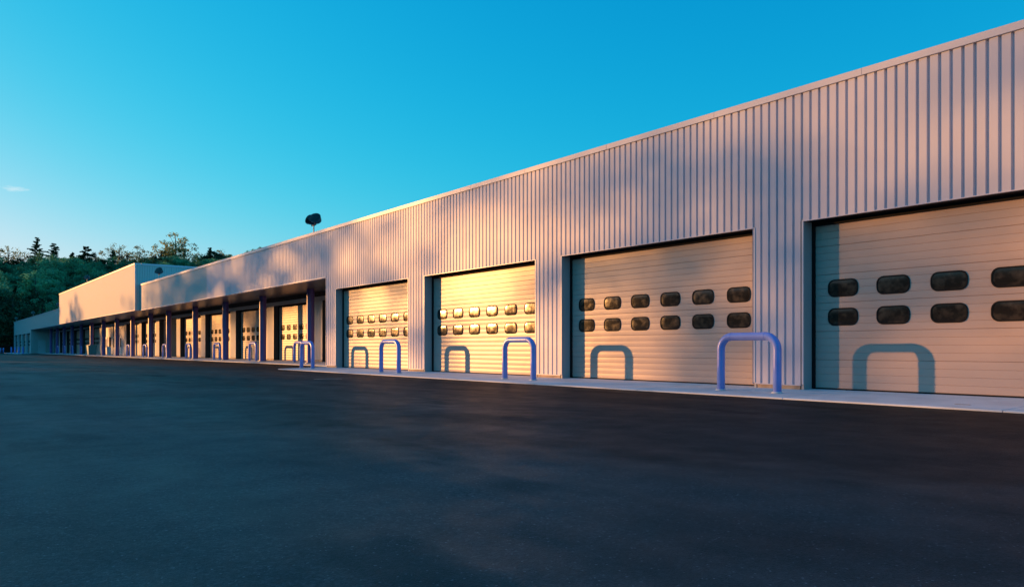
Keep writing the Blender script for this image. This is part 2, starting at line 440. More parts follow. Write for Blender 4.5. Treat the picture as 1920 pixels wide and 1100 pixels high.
def frame_mesh():
    o = rrect(0.63, 0.35, 0.135); mid = rrect(0.61, 0.33, 0.125); i_ = rrect(0.568, 0.29, 0.108)
    n = len(o); vs = [(0.001, a, b) for a, b in o] + [(-0.013, a, b) for a, b in rrect(0.618, 0.34, 0.13)] + [(-0.013, a, b) for a, b in rrect(0.576, 0.298, 0.112)] + [(0.001, a, b) for a, b in i_]
    fs = []
    for r in range(3):
        for k in range(n): fs.append((r * n + k, (r + 1) * n + k, (r + 1) * n + (k + 1) % n, r * n + (k + 1) % n))
    return mesh('window_frame', vs, fs, M['rubber'])
def pane_mesh():
    rings = [(0.58, 0.30, 0.114, -0.001), (0.52, 0.25, 0.10, -0.003), (0.36, 0.14, 0.06, -0.0045)]
    vs, fs = [], []; n = None
    for w, h, r, d in rings:
        p = rrect(w, h, r); n = len(p); vs += [(d, a, b) for a, b in p]
    for r in range(2):
        for k in range(n): fs.append((r * n + k, (r + 1) * n + k, (r + 1) * n + (k + 1) % n, r * n + (k + 1) % n))
    fs.append(tuple(2 * n + k for k in range(n))[::-1])
    return mesh('window_pane', vs, fs, M['glass'], True)
SECTION_ME, FRAME_ME, PANE_ME = section_mesh(), frame_mesh(), pane_mesh()
lf = MB(); lf.box(0.032, 0.07, -HALF - 0.03, HALF + 0.03, 0.012, SEC * 6 + 0.03); LEAF_ME = lf.mesh('garage_door', M['door'])
sl_ = MB(); sl_.box(-0.006, 0.03, -HALF, HALF, -0.02, 0.016); SEAL_ME = sl_.mesh('bottom_seal', M['rubber'])
ss = MB()
for s in (-1, 1): ss.box(-0.05, 0.03, min(s * (HALF - 0.06), s * HALF), max(s * (HALF - 0.06), s * HALF), 0.0, ZHEAD - 0.05)
ss.box(-0.05, 0.03, -HALF + 0.061, HALF - 0.061, ZHEAD - 0.17, ZHEAD - 0.05); SIDE_ME = ss.mesh('seal_and_head_shade', M['rubber'])  # side seals; black head strip widened to paint the shade under the lintel
def garage_door(parent, x, s, z):
    d = link('garage_door', LEAF_ME, parent, (x, s, z))
    for k in range(6):
        c = link('door_section', SECTION_ME, d, (random.uniform(-0.001, 0.001), 0, 0.016 + k * SEC), (0, R(random.uniform(-0.18, 0.18)), 0))
    for row in (2, 3):
        for k in range(6):
            y = (k - 2.5) * 0.988; zz = 0.016 + row * SEC + SEC / 2
            link('window_frame', FRAME_ME, d, (-0.004, y, zz))
            link('window_pane', PANE_ME, d, (-0.005, y, zz), (0, R(random.uniform(-0.7, 0.7)), R(random.uniform(-0.7, 0.7))))
    link('bottom_seal', SEAL_ME, d); link('seal_and_head_shade', SIDE_ME, d)
    return d

def opening(parent, x, s, z, head, jm='jamb'):
    """trims, reveals and lintel soffit of one door opening whose centre is at s"""
    dp = XD - XW + 0.06
    for sg in (-1, 1):
        e = s + sg * HALF
        boxo('door_jamb', M[jm], parent, x + 0.012, x + dp, min(e, e + sg * 0.05), max(e, e + sg * 0.05), z - 0.01, head + 0.05)
        boxo('opening_trim', M['trim'], parent, x - 0.012, x + 0.010, min(e - sg * 0.004, e + sg * 0.034), max(e - sg * 0.004, e + sg * 0.034), z + 0.11, head - 0.002)
    boxo('lintel_soffit', M['rubber'], parent, x + 0.045, x + dp, s - HALF + 0.002, s + HALF - 0.002, head + 0.002, head + 0.05)  # underside blackened to paint the shade inside the door head
    boxo('opening_trim', M['trim'], parent, x - 0.010, x + 0.043, s - HALF - 0.035, s + HALF + 0.035, head, head + 0.016)

def building(name, label):
    return tag(link(name, None, None, (XW, 0, 0)), label, 'building')
wing = tag(link('garage_wing', None), 'long low ribbed metal garage wing with six-window roll-up doors and start of canopy', 'building')
block = tag(link('tall_block', None), 'taller golden-lit flat metal block rising above the canopy behind the garage wing', 'building')
farw = tag(link('far_wing', None), 'shaded blue far end wing beyond the taller metal block', 'building')
def owner(s): return wing if s < ST else (block if s < SF else farw)

# flush wall doors
flush = [12.93 + BAY * k for k in (-2, -1, 0, 1, 2)]
def in_open(s): return any(abs(s - c) < HALF - 0.02 for c in flush)
TALL = rib_mesh(0.15, ZTOP); SHORT = rib_mesh(ZHEAD + 0.017, ZTOP)
s = S0
while s + PITCH <= SC + 0.01:
    o = in_open(s + PITCH / 2)
    link('wall_panel', SHORT if o else TALL, wing, (XW, s, 0))
    s += PITCH
SC_REAL = s
# backing wall behind the ribs
bk = MB()
edges = [S0]
for c in flush: edges += [c - HALF - 0.05, c + HALF + 0.05]
edges.append(SC_REAL)
for i in range(0, len(edges), 2): bk.box(XW + 0.045, XW + 0.30, edges[i], edges[i + 1], 0.12, ZTOP)
for i in range(1, len(edges) - 1, 2): bk.box(XW + 0.045, XW + 0.30, edges[i] + 0.001, edges[i + 1] - 0.001, ZHEAD + 0.06, ZTOP)
bk.build('backing_wall', M['jamb'], wing)
for i in range(0, len(edges), 2):
    a, b = edges[i] + 0.03, edges[i + 1] - 0.03
    if i == 0: a = S0
    if i == len(edges) - 2: b = SC_REAL - 0.01
    boxo('base_curb', M['curb'], wing, XW - 0.02 + 0.03, XW + 0.32, a, b, 0.02, 0.145)
    boxo('base_trim', M['trim'], wing, XW - 0.010, XW + 0.044, a - 0.02, b + 0.02, 0.147, 0.165)
for c in flush:
    opening(wing, XW, c, slope(XD), ZHEAD)
    garage_door(wing, XD, c, slope(XD) + 0.02)
# corner return of the flush wall facing the canopy
rib_run([(XW + 0.002, XW + RX, 0.15, ZFAS)], 'corner_return', M['wall'], wing, SC_REAL + 0.03, axis='x')
boxo('corner_trim', M['trim'], wing, XW - 0.012, XW + 0.05, SC_REAL, SC_REAL + 0.05, 0.15, ZFAS - 0.03)

# canopy fascia
def fascia(parent, s0, s1, x, z1, kind=True):
    f = rib_run([(s0, s1, ZFAS, z1)], 'fascia_cladding', M['wall_far'], parent, x); f['kind'] = 'stuff'
    boxo('fascia_back', M['jamb'], parent, x + 0.04, x + 0.25, s0 + 0.01, s1 - 0.01, ZFAS + 0.02, z1)
    boxo('fascia_trim', M['trim'], parent, x - 0.015, x + 0.25, s0, s1, ZFAS - 0.03, ZFAS + 0.015)
n1 = int(8.2 / PITCH)
FAS = rib_mesh(ZFAS, ZTOP, 'fascia_panel')
s = SC_REAL
for i in range(96): link('fascia_panel', FAS, wing, (XW, s, 0)); s += PITCH
boxo('fascia_back', M['jamb'], wing, XW + 0.04, XW + 0.25, SC_REAL + 0.01, s, ZFAS + 0.02, ZTOP)
boxo('fascia_trim', M['trim'], wing, XW - 0.015, XW + 0.25, SC_REAL + 0.052, s, ZFAS - 0.03, ZFAS + 0.015)
fascia(wing, s + 0.001, ST - 0.01, XW, ZTOP)
XB = 13.68
fascia(block, ST, SF, XB, ZBLK)
fascia(farw, SF + 0.01, SR, XW, ZTOP)
e_ = rib_run([(XB + 0.002, 40, ZFAS, ZBLK)], 'end_wall_cladding', M['wall_far'], block, ST - 0.006, axis='x'); e_['kind'] = 'stuff'
boxo('corner_trim', M['trim'], block, XB - 0.014, XB + 0.05, ST - 0.02, ST + 0.04, ZFAS - 0.032, ZBLK)

# copings: folded metal lengths with butt joints
def coping(parent, s0, s1, x, z, axis='y', step=3.45):
    n = max(1, round((s1 - s0) / step)); st = (s1 - s0) / n
    b = MB(); h = st / 2 - 0.004
    if axis == 'y': b.box(-0.035, 0.45, -h, h, -0.005, 0.125)
    else: b.box(-h, h, -0.03, 0.45, -0.005, 0.125)
    me = b.mesh('coping', M['trim'])
    for i in range(n):
        c = s0 + st * (i + 0.5)
        link('coping', me, parent, (x, c, z) if axis == 'y' else (c, x, z))
coping(wing, S0, ST - 0.02, XW, ZTOP)
coping(block, ST - 0.02, SF, XB, ZBLK)
coping(block, XB + 0.5, 40, ST - 0.02, ZBLK, 'x')
coping(farw, SF + 0.01, SE, XW, ZTOP)

# roofs and outer shells
def shell(parent, s0, s1, x0, z, xend=40):
    boxo('roof', M['roof'], parent, x0 + 0.31, xend, s0 + 0.04, s1 - 0.04, z - 0.25, z - 0.02)
    b = MB(); b.box(xend - 0.2, xend, s0, s1, 0, z - 0.26); b.build('rear_wall', M['wall_far'], parent)
shell(wing, S0, ST - 0.06, XW, ZTOP); shell(block, ST, SF, XB, ZBLK); shell(farw, SF + 0.05, SE, XW, ZTOP)
rib_run([(XW + 0.05, 40, 0, ZTOP)], 'end_wall', M['wall_far'], wing, S0, axis='x')
rib_run([(XB + 0.05, 40, ZFAS, ZBLK)], 'end_wall', M['wall_far'], block, SF - 0.02, axis='x')
rib_run([(XW + 0.05, 40, 0, ZTOP)], 'end_wall', M['wall_far'], farw, SE - 0.04, axis='x')

# soffit under the canopy
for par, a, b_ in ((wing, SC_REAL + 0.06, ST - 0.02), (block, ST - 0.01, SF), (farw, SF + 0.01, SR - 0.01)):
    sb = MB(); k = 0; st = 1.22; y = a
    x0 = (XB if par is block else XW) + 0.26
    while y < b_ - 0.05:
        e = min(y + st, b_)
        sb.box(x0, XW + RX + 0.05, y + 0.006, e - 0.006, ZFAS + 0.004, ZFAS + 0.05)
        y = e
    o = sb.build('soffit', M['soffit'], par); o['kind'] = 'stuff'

# the wall under the canopy
XR, XRD = XW + RX, XD + RX
zb = slope(XR)
PIL = [40.27 + BAY * k for k in range(16)]     # pilaster centres
OFFICE = (91.4, 106.6)
HR = 3.56
def back_door(c): return not (OFFICE[0] - 1 < c < OFFICE[1] + 1)
bays = []
for i in range(len(PIL) - 1): bays.append((PIL[i] + PIL[i + 1]) / 2)
bays = [PIL[0] - BAY / 2] + bays
bays = [c for c in bays if c < SR - 4]
DEEP = 4
for par, a, b_ in ((wing, SC_REAL + 0.04, ST), (block, ST, SF), (farw, SF, SR)):
    segs, bk, cs = [], MB(), []
    for c in bays:
        if not (a - 4 < c < b_ + 4) or not back_door(c): continue
        cs.append(c)
    # pilasters
    for p in PIL:
        if a <= p < b_ and p < SR:
            left_office = OFFICE[0] - 2 < p < OFFICE[1] + 2
            segs.append((p - 0.58, p + 0.58, zb + 0.12, HR)); bk.box(XR + 0.04, XR + 0.34, p - 0.53, p + 0.53, zb + 0.1, HR + 0.02)
            boxo('base_curb', M['curb'], par, XR + 0.012, XR + 0.33, p - 0.55, p + 0.55, zb - 0.01, zb + 0.115)
    hd = rib_run([(a, b_, HR + 0.22, ZFAS)], 'header_cladding', M['dark'], par, XR + 0.02); hd['kind'] = 'stuff'  # deep canopy shade painted into the header band's colour
    segs.append((a, b_, HR + 0.02, HR + 0.22)); bk.box(XR + 0.04, XR + 0.34, a, b_, HR + 0.06, ZFAS + 0.3)
    o = rib_run(segs, 'canopy_wall_cladding', M['wall_far'], par, XR); o['kind'] = 'stuff'
    bk.build('backing_wall', M['jamb'], par)
for i, c in enumerate(bays):
    par = owner(c)
    if not back_door(c): continue
    opening(par, XR, c, zb, HR, 'dark')  # jambs coloured dark to paint the shade under the canopy
    if abs(c - 73.48) < 1:                 # the open bay: a deep dark passage
        boxo('passage_floor', M['slab'], par, XRD - 0.1, 30, c - HALF, c + HALF, zb - 0.05, zb + 0.005)
        boxo('passage_wall', M['jamb'], par, XRD + 0.02, 30, c + HALF + 0.002, c + HALF + 0.1, zb, HR + 0.5)
        boxo('passage_wall', M['jamb'], par, XRD + 0.02, 30, c - HALF - 0.1, c - HALF - 0.002, zb, HR + 0.5)
        boxo('passage_wall', M['dark'], par, 30, 30.1, c - HALF - 0.1, c + HALF + 0.1, zb, HR + 0.5)
        boxo('passage_ceiling', M['dark'], par, XRD + 0.02, 30, c - HALF - 0.1, c + HALF + 0.1, HR + 0.51, HR + 0.6)
        continue
    garage_door(par, XRD, c, zb + 0.02)
# office front: plain panels, personnel doors and windows
y = OFFICE[0]
while y < OFFICE[1] - 0.1:
    boxo('office_panel', M['trim'], block, XR + 0.1, XR + 0.16, y + 0.01, y + 1.88, zb, HR + 0.04); y += 1.9
boxo('backing_wall', M['jamb'], block, XR + 0.165, XR + 0.3, OFFICE[0], OFFICE[1], zb, HR + 0.04)
for y in (94.6, 98.6, 103.2):
    d = boxo('office_door', M['white'], block, XR + 0.05, XR + 0.098, y - 0.5, y + 0.5, zb, zb + 2.1)
    boxo('door_glass', M['glass'], d, XR + 0.04, XR + 0.049, y - 0.2, y + 0.25, zb + 0.9, zb + 1.9)
    boxo('handle', M['steel'], d, XR + 0.02, XR + 0.049, y - 0.42, y - 0.36, zb + 0.95, zb + 1.1)
for y in (92.4, 96.6, 101.0):
    w = boxo('office_window', M['rubber'], block, XR + 0.06, XR + 0.098, y - 0.55, y + 0.55, zb + 0.95, zb + 2.1)
    boxo('window_glass', M['glass'], w, XR + 0.05, XR + 0.059, y - 0.5, y + 0.5, zb + 1.0, zb + 2.05)

# canopy columns
cb = MB(); rr = 0.205
ring = [(rr * math.cos(2 * math.pi * k / 24), rr * math.sin(2 * math.pi * k / 24)) for k in range(24)]
cb.tube([(0, 0, slope(16.2) - 0.02), (0, 0, ZFAS + 0.003)], rr, 24, True)
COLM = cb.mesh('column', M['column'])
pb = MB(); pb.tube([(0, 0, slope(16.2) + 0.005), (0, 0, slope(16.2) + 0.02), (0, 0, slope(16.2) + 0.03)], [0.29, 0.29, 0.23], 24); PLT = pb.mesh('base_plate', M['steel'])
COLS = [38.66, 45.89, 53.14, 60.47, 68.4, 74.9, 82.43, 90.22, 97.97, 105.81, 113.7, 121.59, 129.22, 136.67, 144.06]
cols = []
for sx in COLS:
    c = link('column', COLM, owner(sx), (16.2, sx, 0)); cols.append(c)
    link('base_plate', PLT, c)
auto_smooth(cols[0], 40)

# far wing: return wall with a white door, and four flush doors
rib_run([(XW + 0.002, XR + 0.4, 0.1, ZFAS)], 'return_wall', M['wall_far'], farw, SR, axis='x')
boxo('backing_wall', M['jamb'], farw, XW + 0.05, XR + 0.4, SR + 0.045, SR + 0.3, 0, ZFAS)
d = boxo('personnel_door', M['white'], farw, 15.1, 16.2, SR - 0.05, SR - 0.004, 0.1, 2.3)
boxo('handle', M['steel'], d, 15.2, 15.3, SR - 0.08, SR - 0.051, 1.1, 1.2)
ffl = [SR + 0.75 + 0.4 + HALF + BAY * k for k in range(4)]
segs = [(SR, SE, ZHEAD + 0.05, ZTOP)]
ed = [SR]
for c in ffl: ed += [c - HALF, c + HALF]
ed.append(SE)
for i in range(0, len(ed), 2): segs.append((ed[i], ed[i + 1], 0.15, ZHEAD + 0.05))
o = rib_run(segs, 'wall_cladding', M['wall_far'], farw, XW); o['kind'] = 'stuff'
bk = MB()
for i in range(0, len(ed), 2): bk.box(XW + 0.045, XW + 0.3, ed[i] + 0.05, ed[i + 1] - 0.05, 0.02, ZHEAD + 0.03)
bk.box(XW + 0.045, XW + 0.3, SR + 0.02, SE - 0.02, ZHEAD + 0.06, ZTOP); bk.build('backing_wall', M['jamb'], farw)
for c in ffl:
    opening(farw, XW, c, slope(XD), ZHEAD); garage_door(farw, XD, c, slope(XD) + 0.02)

# ------------------------------------------------------------------ guard hoops
def hoop_mesh():
    W, H, r, br = 1.29, 1.10, 0.080, 0.26
    pts = [(0, -W / 2, -0.03), (0, -W / 2, 0.5), (0, -W / 2, H - br)]
    for i in range(1, 9): a = R(180 - 90 * i / 8); pts.append((0, -W / 2 + br + br * math.cos(a), H - br + br * math.sin(a)))
    pts.append((0, 0, H))
    for i in range(0, 9): a = R(90 - 90 * i / 8); pts.append((0, W / 2 - br + br * math.cos(a), H - br + br * math.sin(a)))
    pts += [(0, W / 2, 0.5), (0, W / 2, -0.03)]
    b = MB(); b.tube(pts, r, 20)
    o = b.mesh('guard_hoop', M['purple']); return o
HOOP = hoop_mesh(); HOOP.shade_smooth()
wm = MB(); wm.tube([(0, 0, -0.006), (0, 0, 0.006)], 0.0835, 20); WELD = wm.mesh('weld_seam', M['purple'], False)
fm = MB(); fm.tube([(0, 0, 0.004), (0, 0, 0.012), (0, 0, 0.03)], [0.115, 0.112, 0.083], 20); FOOT = fm.mesh('mortar_foot', M['slab'])
def hoop(x, s, label, group, rz=0.0):
    h = link('guard_hoop', HOOP, None, (x, s, slope(x) + 0.012), (0, 0, rz))
    tag(h, label, 'bollard', group)
    for e in (-1, 1):
        link('weld_seam', WELD, h, (0, e * 0.645, 0.84)); link('weld_seam', WELD, h, (0, e * 0.385, 1.10), (R(90), 0, 0))
        link('mortar_foot', FOOT, h, (0, e * 0.645, 0))
for i, s_ in enumerate((31.4, 24.03, 16.64, 9.22)):
    hoop(13.0, s_, ['blue pipe guard hoop on the apron at the corner where the canopy begins',
                    'blue pipe guard hoop on the apron, second from the canopy corner',
                    'blue pipe guard hoop on the apron, third from the canopy corner',
                    'blue pipe guard hoop on the apron, fourth from the canopy corner'][i], 'guard hoops on the garage apron', R(random.uniform(-1.5, 1.5)))
for i, p in enumerate(PIL[:14]):
    if OFFICE[0] - 2 < p < OFFICE[1] + 2: continue
    hoop(16.2, p + 0.0, 'violet-blue guard hoop under the canopy at the %s pilaster from the garage corner' % ORD[i], 'guard hoops under the canopy', R(random.uniform(-1.5, 1.5)))
# plain posts past the far end
pm = MB(); pm.tube([(0, 0, -0.05), (0, 0, 1.05), (0, 0, 1.12), (0, 0, 1.14)], [0.13, 0.13, 0.09, 0.02], 16)
POST = pm.mesh('bollard_post', M['purple'], True)
for k in range(4):
    c = SR + 1.15 - 0.0 + BAY * k
    tag(link('bollard_post', POST, None, (13.0, c - 0.6, slope(13) + 0.01)), 'violet-blue post bollard beside a far wing door, %s past the canopy end' % ORD[k], 'bollard', 'posts at the far wing')
for k, yy in enumerate((186.5, 194.0)):
    tag(link('bollard_post', POST, None, (12.6, yy, -0.1)), 'pale violet post bollard standing in the grass, %s past the far building corner' % ('first', 'second')[k], 'bollard', 'posts past the building end')

# ------------------------------------------------------------------ twin floodlights on the roof edge
def lathe(b, prof, n, mtx):
    vs, fs = [], []
    for r, z in prof:
        for k in range(n):
            a = 2 * math.pi * k / n
            vs.append(mtx @ Vector((r * math.cos(a), r * math.sin(a), z)))
    for i in range(len(prof) - 1):
        for k in range(n): fs.append((i * n + k, i * n + (k + 1) % n, (i + 1) * n + (k + 1) % n, (i + 1) * n + k))
    fs.append(tuple(reversed(range(n)))); fs.append(tuple((len(prof) - 1) * n + k for k in range(n)))
    b.add(vs, fs)
def floodlight(x, s, z, label, heads=((-0.26, 215), (0.24, 130)), sc=1.0):
    t = tag(link('floodlight', None, None, (x, s, z)), label, 'floodlight', 'floodlights on the roof edge')
    U = 0.06
    b = MB(); b.tube([(0, 0, 0), (0, 0, 0.34 + U)], 0.03, 10); b.build('pole', M['steel'], t)
    b = MB(); b.box(-0.06, 0.06, -0.06, 0.06, -0.01, 0.012); b.build('base_plate', M['steel'], t)
    b = MB(); b.tube([(0, -0.24, 0.36 + U), (0, 0.24, 0.36 + U)], 0.026, 8)
    for e in (-0.24, 0.24): b.tube([(0, e, 0.35 + U), (0, e, 0.50 + U)], 0.022, 8)
    b.tube([(0, 0, 0.33 + U), (0, 0, 0.37 + U)], 0.045, 10)
    b.build('yoke', M['lamp'], t)
    for dy, az in heads:
        mt = Matrix.Translation((0, dy, 0.60 + U)) @ Matrix.Rotation(R(az), 4, 'Z') @ Matrix.Rotation(R(62), 4, 'Y') @ Matrix.Diagonal((0.95, 1.25, 1.1, 1))
        b = MB(); lathe(b, [(0.03, -0.20), (0.10, -0.195), (0.16, -0.14), (0.205, -0.02), (0.235, 0.10), (0.25, 0.12), (0.25, 0.145), (0.23, 0.145)], 20, mt)
        hd = b.build('lamp_head', M['lamp'], t); auto_smooth(hd, 35)
        b = MB(); lathe(b, [(0.228, 0.135), (0.228, 0.148), (0.12, 0.158)], 20, mt); b.build('lens', M['glass'], hd)
floodlight(14.30, 33.75, ZTOP + 0.125, 'black twin floodlight on the garage roof edge where the canopy begins, against open sky')
floodlight(14.30, 63.3, ZTOP + 0.125, 'black twin floodlight on the garage roof edge in front of the blue end wall', ((-0.2, 215), (0.2, 150)))
floodlight(13.95, 94.0, ZBLK + 0.125, 'small floodlight on the roof edge of the taller golden block')
floodlight(14.30, 119.5, ZTOP + 0.125, 'small floodlight on the far wing roof beside the taller block')
floodlight(14.30, 150.0, ZTOP + 0.125, 'small floodlight midway along the shaded far wing roof')
floodlight(14.30, 180.0, ZTOP + 0.125, 'small floodlight at the very end of the far wing roof')

# ------------------------------------------------------------------ small yard things
# drain cover in the asphalt
b = MB(); b.tube([(0, 0, -0.03), (0, 0, 0.006)], 0.36, 28); dc = b.build('drain_cover', M['iron'], None, (9.6, 21.6, -0.018))
tag(dc, 'round iron drain cover set in the asphalt before the brightest garage door', 'drain cover')
b = MB(); b.tube([(0, 0, -0.03), (0, 0, 0.002)], 0.42, 28); b.build('cover_ring', M['curb'], dc)
b = MB()
for k in range(-3, 4): b.box(-0.25 + abs(k) * 0.03, 0.25 - abs(k) * 0.03, k * 0.08 - 0.012, k * 0.08 + 0.012, 0.004, 0.011)
b.build('cover_ribs', M['iron'], dc)
# drain slot in the apron near the wall
b = MB(); b.box(-0.03, 0.03, -0.11, 0.11, 0.006, 0.015); t = b.build('floor_drain', M['iron'], None, (12.75, 5.15, slope(12.75)))
tag(t, 'small dark slot drain in the pale concrete apron', 'drain')
# teal waste bin by the office front
t = tag(link('waste_bin', None, None, (15.9, 103.8, slope(15.9) + 0.012)), 'teal waste bin standing under the canopy by the office doors', 'bin')
b = MB(); b.add([(-0.4, -0.5, 0.06), (0.4, -0.5, 0.06), (0.4, 0.5, 0.06), (-0.4, 0.5, 0.06), (-0.48, -0.6, 1.1), (0.48, -0.6, 1.1), (0.48, 0.6, 1.1), (-0.48, 0.6, 1.1)], [(0, 3, 2, 1), (4, 5, 6, 7), (0, 1, 5, 4), (1, 2, 6, 5), (2, 3, 7, 6), (3, 0, 4, 7)])
b.build('body', M['bin'], t)
b = MB(); b.box(-0.5, 0.5, -0.62, 0.62, 1.103, 1.16); b.box(-0.3, 0.3, -0.62, 0.62, 1.161, 1.22); b.build('lid', M['bin'], t)
for yy in (-0.4, 0.4):
    b = MB(); b.tube([(-0.3, yy - 0.03, 0.06), (-0.3, yy + 0.03, 0.06)], 0.06, 10); b.build('wheel', M['rubber'], t)
    b = MB(); b.tube([(0.3, yy - 0.03, 0.06), (0.3, yy + 0.03, 0.06)], 0.06, 10); b.build('wheel', M['rubber'], t)

# ------------------------------------------------------------------ wooded hill
def sst(a, b, x):
    t = min(1, max(0, (x - a) / (b - a))); return t * t * (3 - 2 * t)
def hill_z(x, y):
    h = sst(196, 305, y) * (17.5 + 0.10 * max(-20, min(x, 120)))
    h *= sst(-75, -20, x)
    h += 1.2 * math.sin(x * 0.06 + 1) * math.sin(y * 0.05) * sst(205, 240, y)
    return h - 0.25
hv, hf = [], []
hx = list(range(-100, 301, 10)); hy = list(range(190, 431, 8))
for y in hy:
    for x in hx: hv.append((x, y, hill_z(x, y)))
for j in range(len(hy) - 1):
    for i in range(len(hx) - 1):
        a = j * len(hx) + i; hf.append((a, a + 1, a + len(hx) + 1, a + len(hx)))
tag(link('hill', mesh('hill', hv, hf, M['hill'], True)), kind='structure')

def leaf_quads(centres, radii, per, size, flat=0.6):
    """leaf sized quads around clump centres -> verts, faces"""
    N = len(centres) * per
    c = np.repeat(np.array(centres), per, 0); r = np.repeat(np.array(radii), per, 0)
    d = rng.normal(size=(N, 3)); d /= np.linalg.norm(d, axis=1)[:, None]
    rad = rng.random(N) ** 0.45
    p = c + d * r[:, None] * rad[:, None] * np.array([1, 1, flat])
    nrm = d + rng.normal(size=(N, 3)) * 0.7 + np.array([0, 0, 0.8]); nrm /= np.linalg.norm(nrm, axis=1)[:, None]
    a = np.cross(nrm, rng.normal(size=(N, 3))); a /= np.linalg.norm(a, axis=1)[:, None]
    b = np.cross(nrm, a)
    sz = size * rng.uniform(0.6, 1.3, N)[:, None]
    v = np.stack([p - a * sz, p - b * sz * 0.55, p + a * sz, p + b * sz * 0.55], 1).reshape(-1, 3)
    f = np.arange(N * 4).reshape(-1, 4)
    return v.tolist(), f.tolist()
def broadleaf(name, H, W, base, nclump, per, size, m, clump_r=(0.9, 1.7), bare=0):
    tb = MB()
    lean = Vector((random.uniform(-0.3, 0.3), random.uniform(-0.3, 0.3), 0))
    tb.tube([(0, 0, -0.6), lean * 0.3 + Vector((0, 0, H * 0.3)), lean + Vector((0, 0, H * 0.62)), lean * 1.2 + Vector((0, 0, H * 0.9))], [H * 0.022, H * 0.017, H * 0.009, 0.03], 7)
    cs, rs = [], []
    for i in range(nclump):
        while True:
            p = np.array([random.uniform(-1, 1), random.uniform(-1, 1), random.uniform(-1, 1)])
            q = np.linalg.norm(p)
            if q < 1 and q > 0.35: break
        zc = base + (H - base) * (0.5 + 0.5 * p[2]) * 0.93
        taper = 1.0 - 0.35 * max(0, p[2])
        cs.append((p[0] * W * taper + lean.x, p[1] * W * taper + lean.y, zc)); rs.append(random.uniform(*clump_r))
    for i in range(0, nclump, 2):
        c = Vector(cs[i]); z0 = max(H * 0.22, c.z - random.uniform(1.0, 3.5))
        tb.tube([Vector((lean.x * z0 / H, lean.y * z0 / H, z0)), Vector((c.x * 0.5, c.y * 0.5, (z0 + c.z) / 2 - 0.2)), c], [H * 0.007, H * 0.004, 0.015], 4, False)
    v, f = leaf_quads(cs, rs, per, size)
    return tb.mesh('trunk', M['bark'], True), mesh('crown', v, f, m)
def pine(H, W, nwhorl, per_branch, seed):
    random.seed(seed)
    tb = MB(); tb.tube([(0, 0, -0.5), (0, 0, H * 0.5), (0.1, 0.05, H)], [H * 0.018, H * 0.011, 0.03], 7)
    cs, rs = [], []
    for w in range(nwhorl * 5):
        t = (w + random.uniform(-1.5, 1.5)) / (nwhorl * 5); t = min(0.985, max(0.0, t)); z = H * (0.2 + 0.79 * t)
        L = (W * (1 - t) ** 0.8 + 0.35) * (0.82 + 0.18 * math.sin(t * 17 + seed))
        a = random.uniform(0, 2 * math.pi); l_ = L * random.uniform(0.45, 1.15)
        e = Vector((l_ * math.cos(a), l_ * math.sin(a), z + l_ * random.uniform(-0.12, 0.35)))
        tb.tube([(0, 0, z), e], [0.05, 0.015], 4, False)
        for q in (0.3, 0.55, 0.8, 1.0):
            if l_ * q < 0.25: continue
            cs.append((e.x * q, e.y * q, z + (e.z - z) * q + 0.1)); rs.append((0.36 + 0.5 * l_ / W * (1.3 - q)) * random.uniform(0.7, 1.2))
    v, f = leaf_quads(cs, rs, per_branch, 0.26, 0.42)
    return tb.mesh('trunk', M['bark'], True), mesh('crown', v, f, M['needle'])

VAR = [broadleaf('oak', 12.5, 4.6, 2.0, 58, 70, 0.27, M['leaf']),
       broadleaf('oak', 11.0, 4.9, 1.5, 60, 70, 0.27, M['leaf']),
       broadleaf('oak', 13.8, 4.2, 2.4, 56, 70, 0.27, M['leaf']),
       broadleaf('oak', 9.5, 4.4, 1.2, 52, 70, 0.26, M['leaf']),
       broadleaf('oak', 11.5, 4.7, 1.6, 54, 70, 0.27, M['leaf'])]
DARK = []
for tr_, cr_ in VAR[:3]:
    c_ = cr_.copy(); c_.materials[0] = M['leaf_dark']; DARK.append((tr_, c_))  # same broadleaf crowns, hillside shade painted into the leaves
SPARSE = [broadleaf('ash', 11.5, 4.0, 4.0, 44, 22, 0.22, M['leaf_light'], (0.6, 1.2)),
          broadleaf('ash', 10.5, 4.4, 3.2, 50, 24, 0.22, M['leaf_light'], (0.6, 1.2)),
          broadleaf('ash', 12.0, 4.2, 4.0, 44, 12, 0.20, M['leaf_light'], (0.6, 1.1))]
def tree(name, parts, x, y, label, group, sc=1.0, z=None, rz=None):
    t = link(name, None, None, (x, y, hill_z(x, y) if z is None else z), (0, 0, random.uniform(0, 6.28) if rz is None else rz))
    t.scale = (sc * random.uniform(0.94, 1.06), sc * random.uniform(0.94, 1.06), sc)
    tag(t, label, 'tree', group)
    link('trunk', parts[0], t); link('crown', parts[1], t)
    return t
def proj(x, y, z):
    S, C = math.sin(PHI), math.cos(PHI)
    Z = x * S + y * C
    return 960 + F_PX * (x * C - y * S) / Z, HORIZON - F_PX * (z - 0.9) / Z

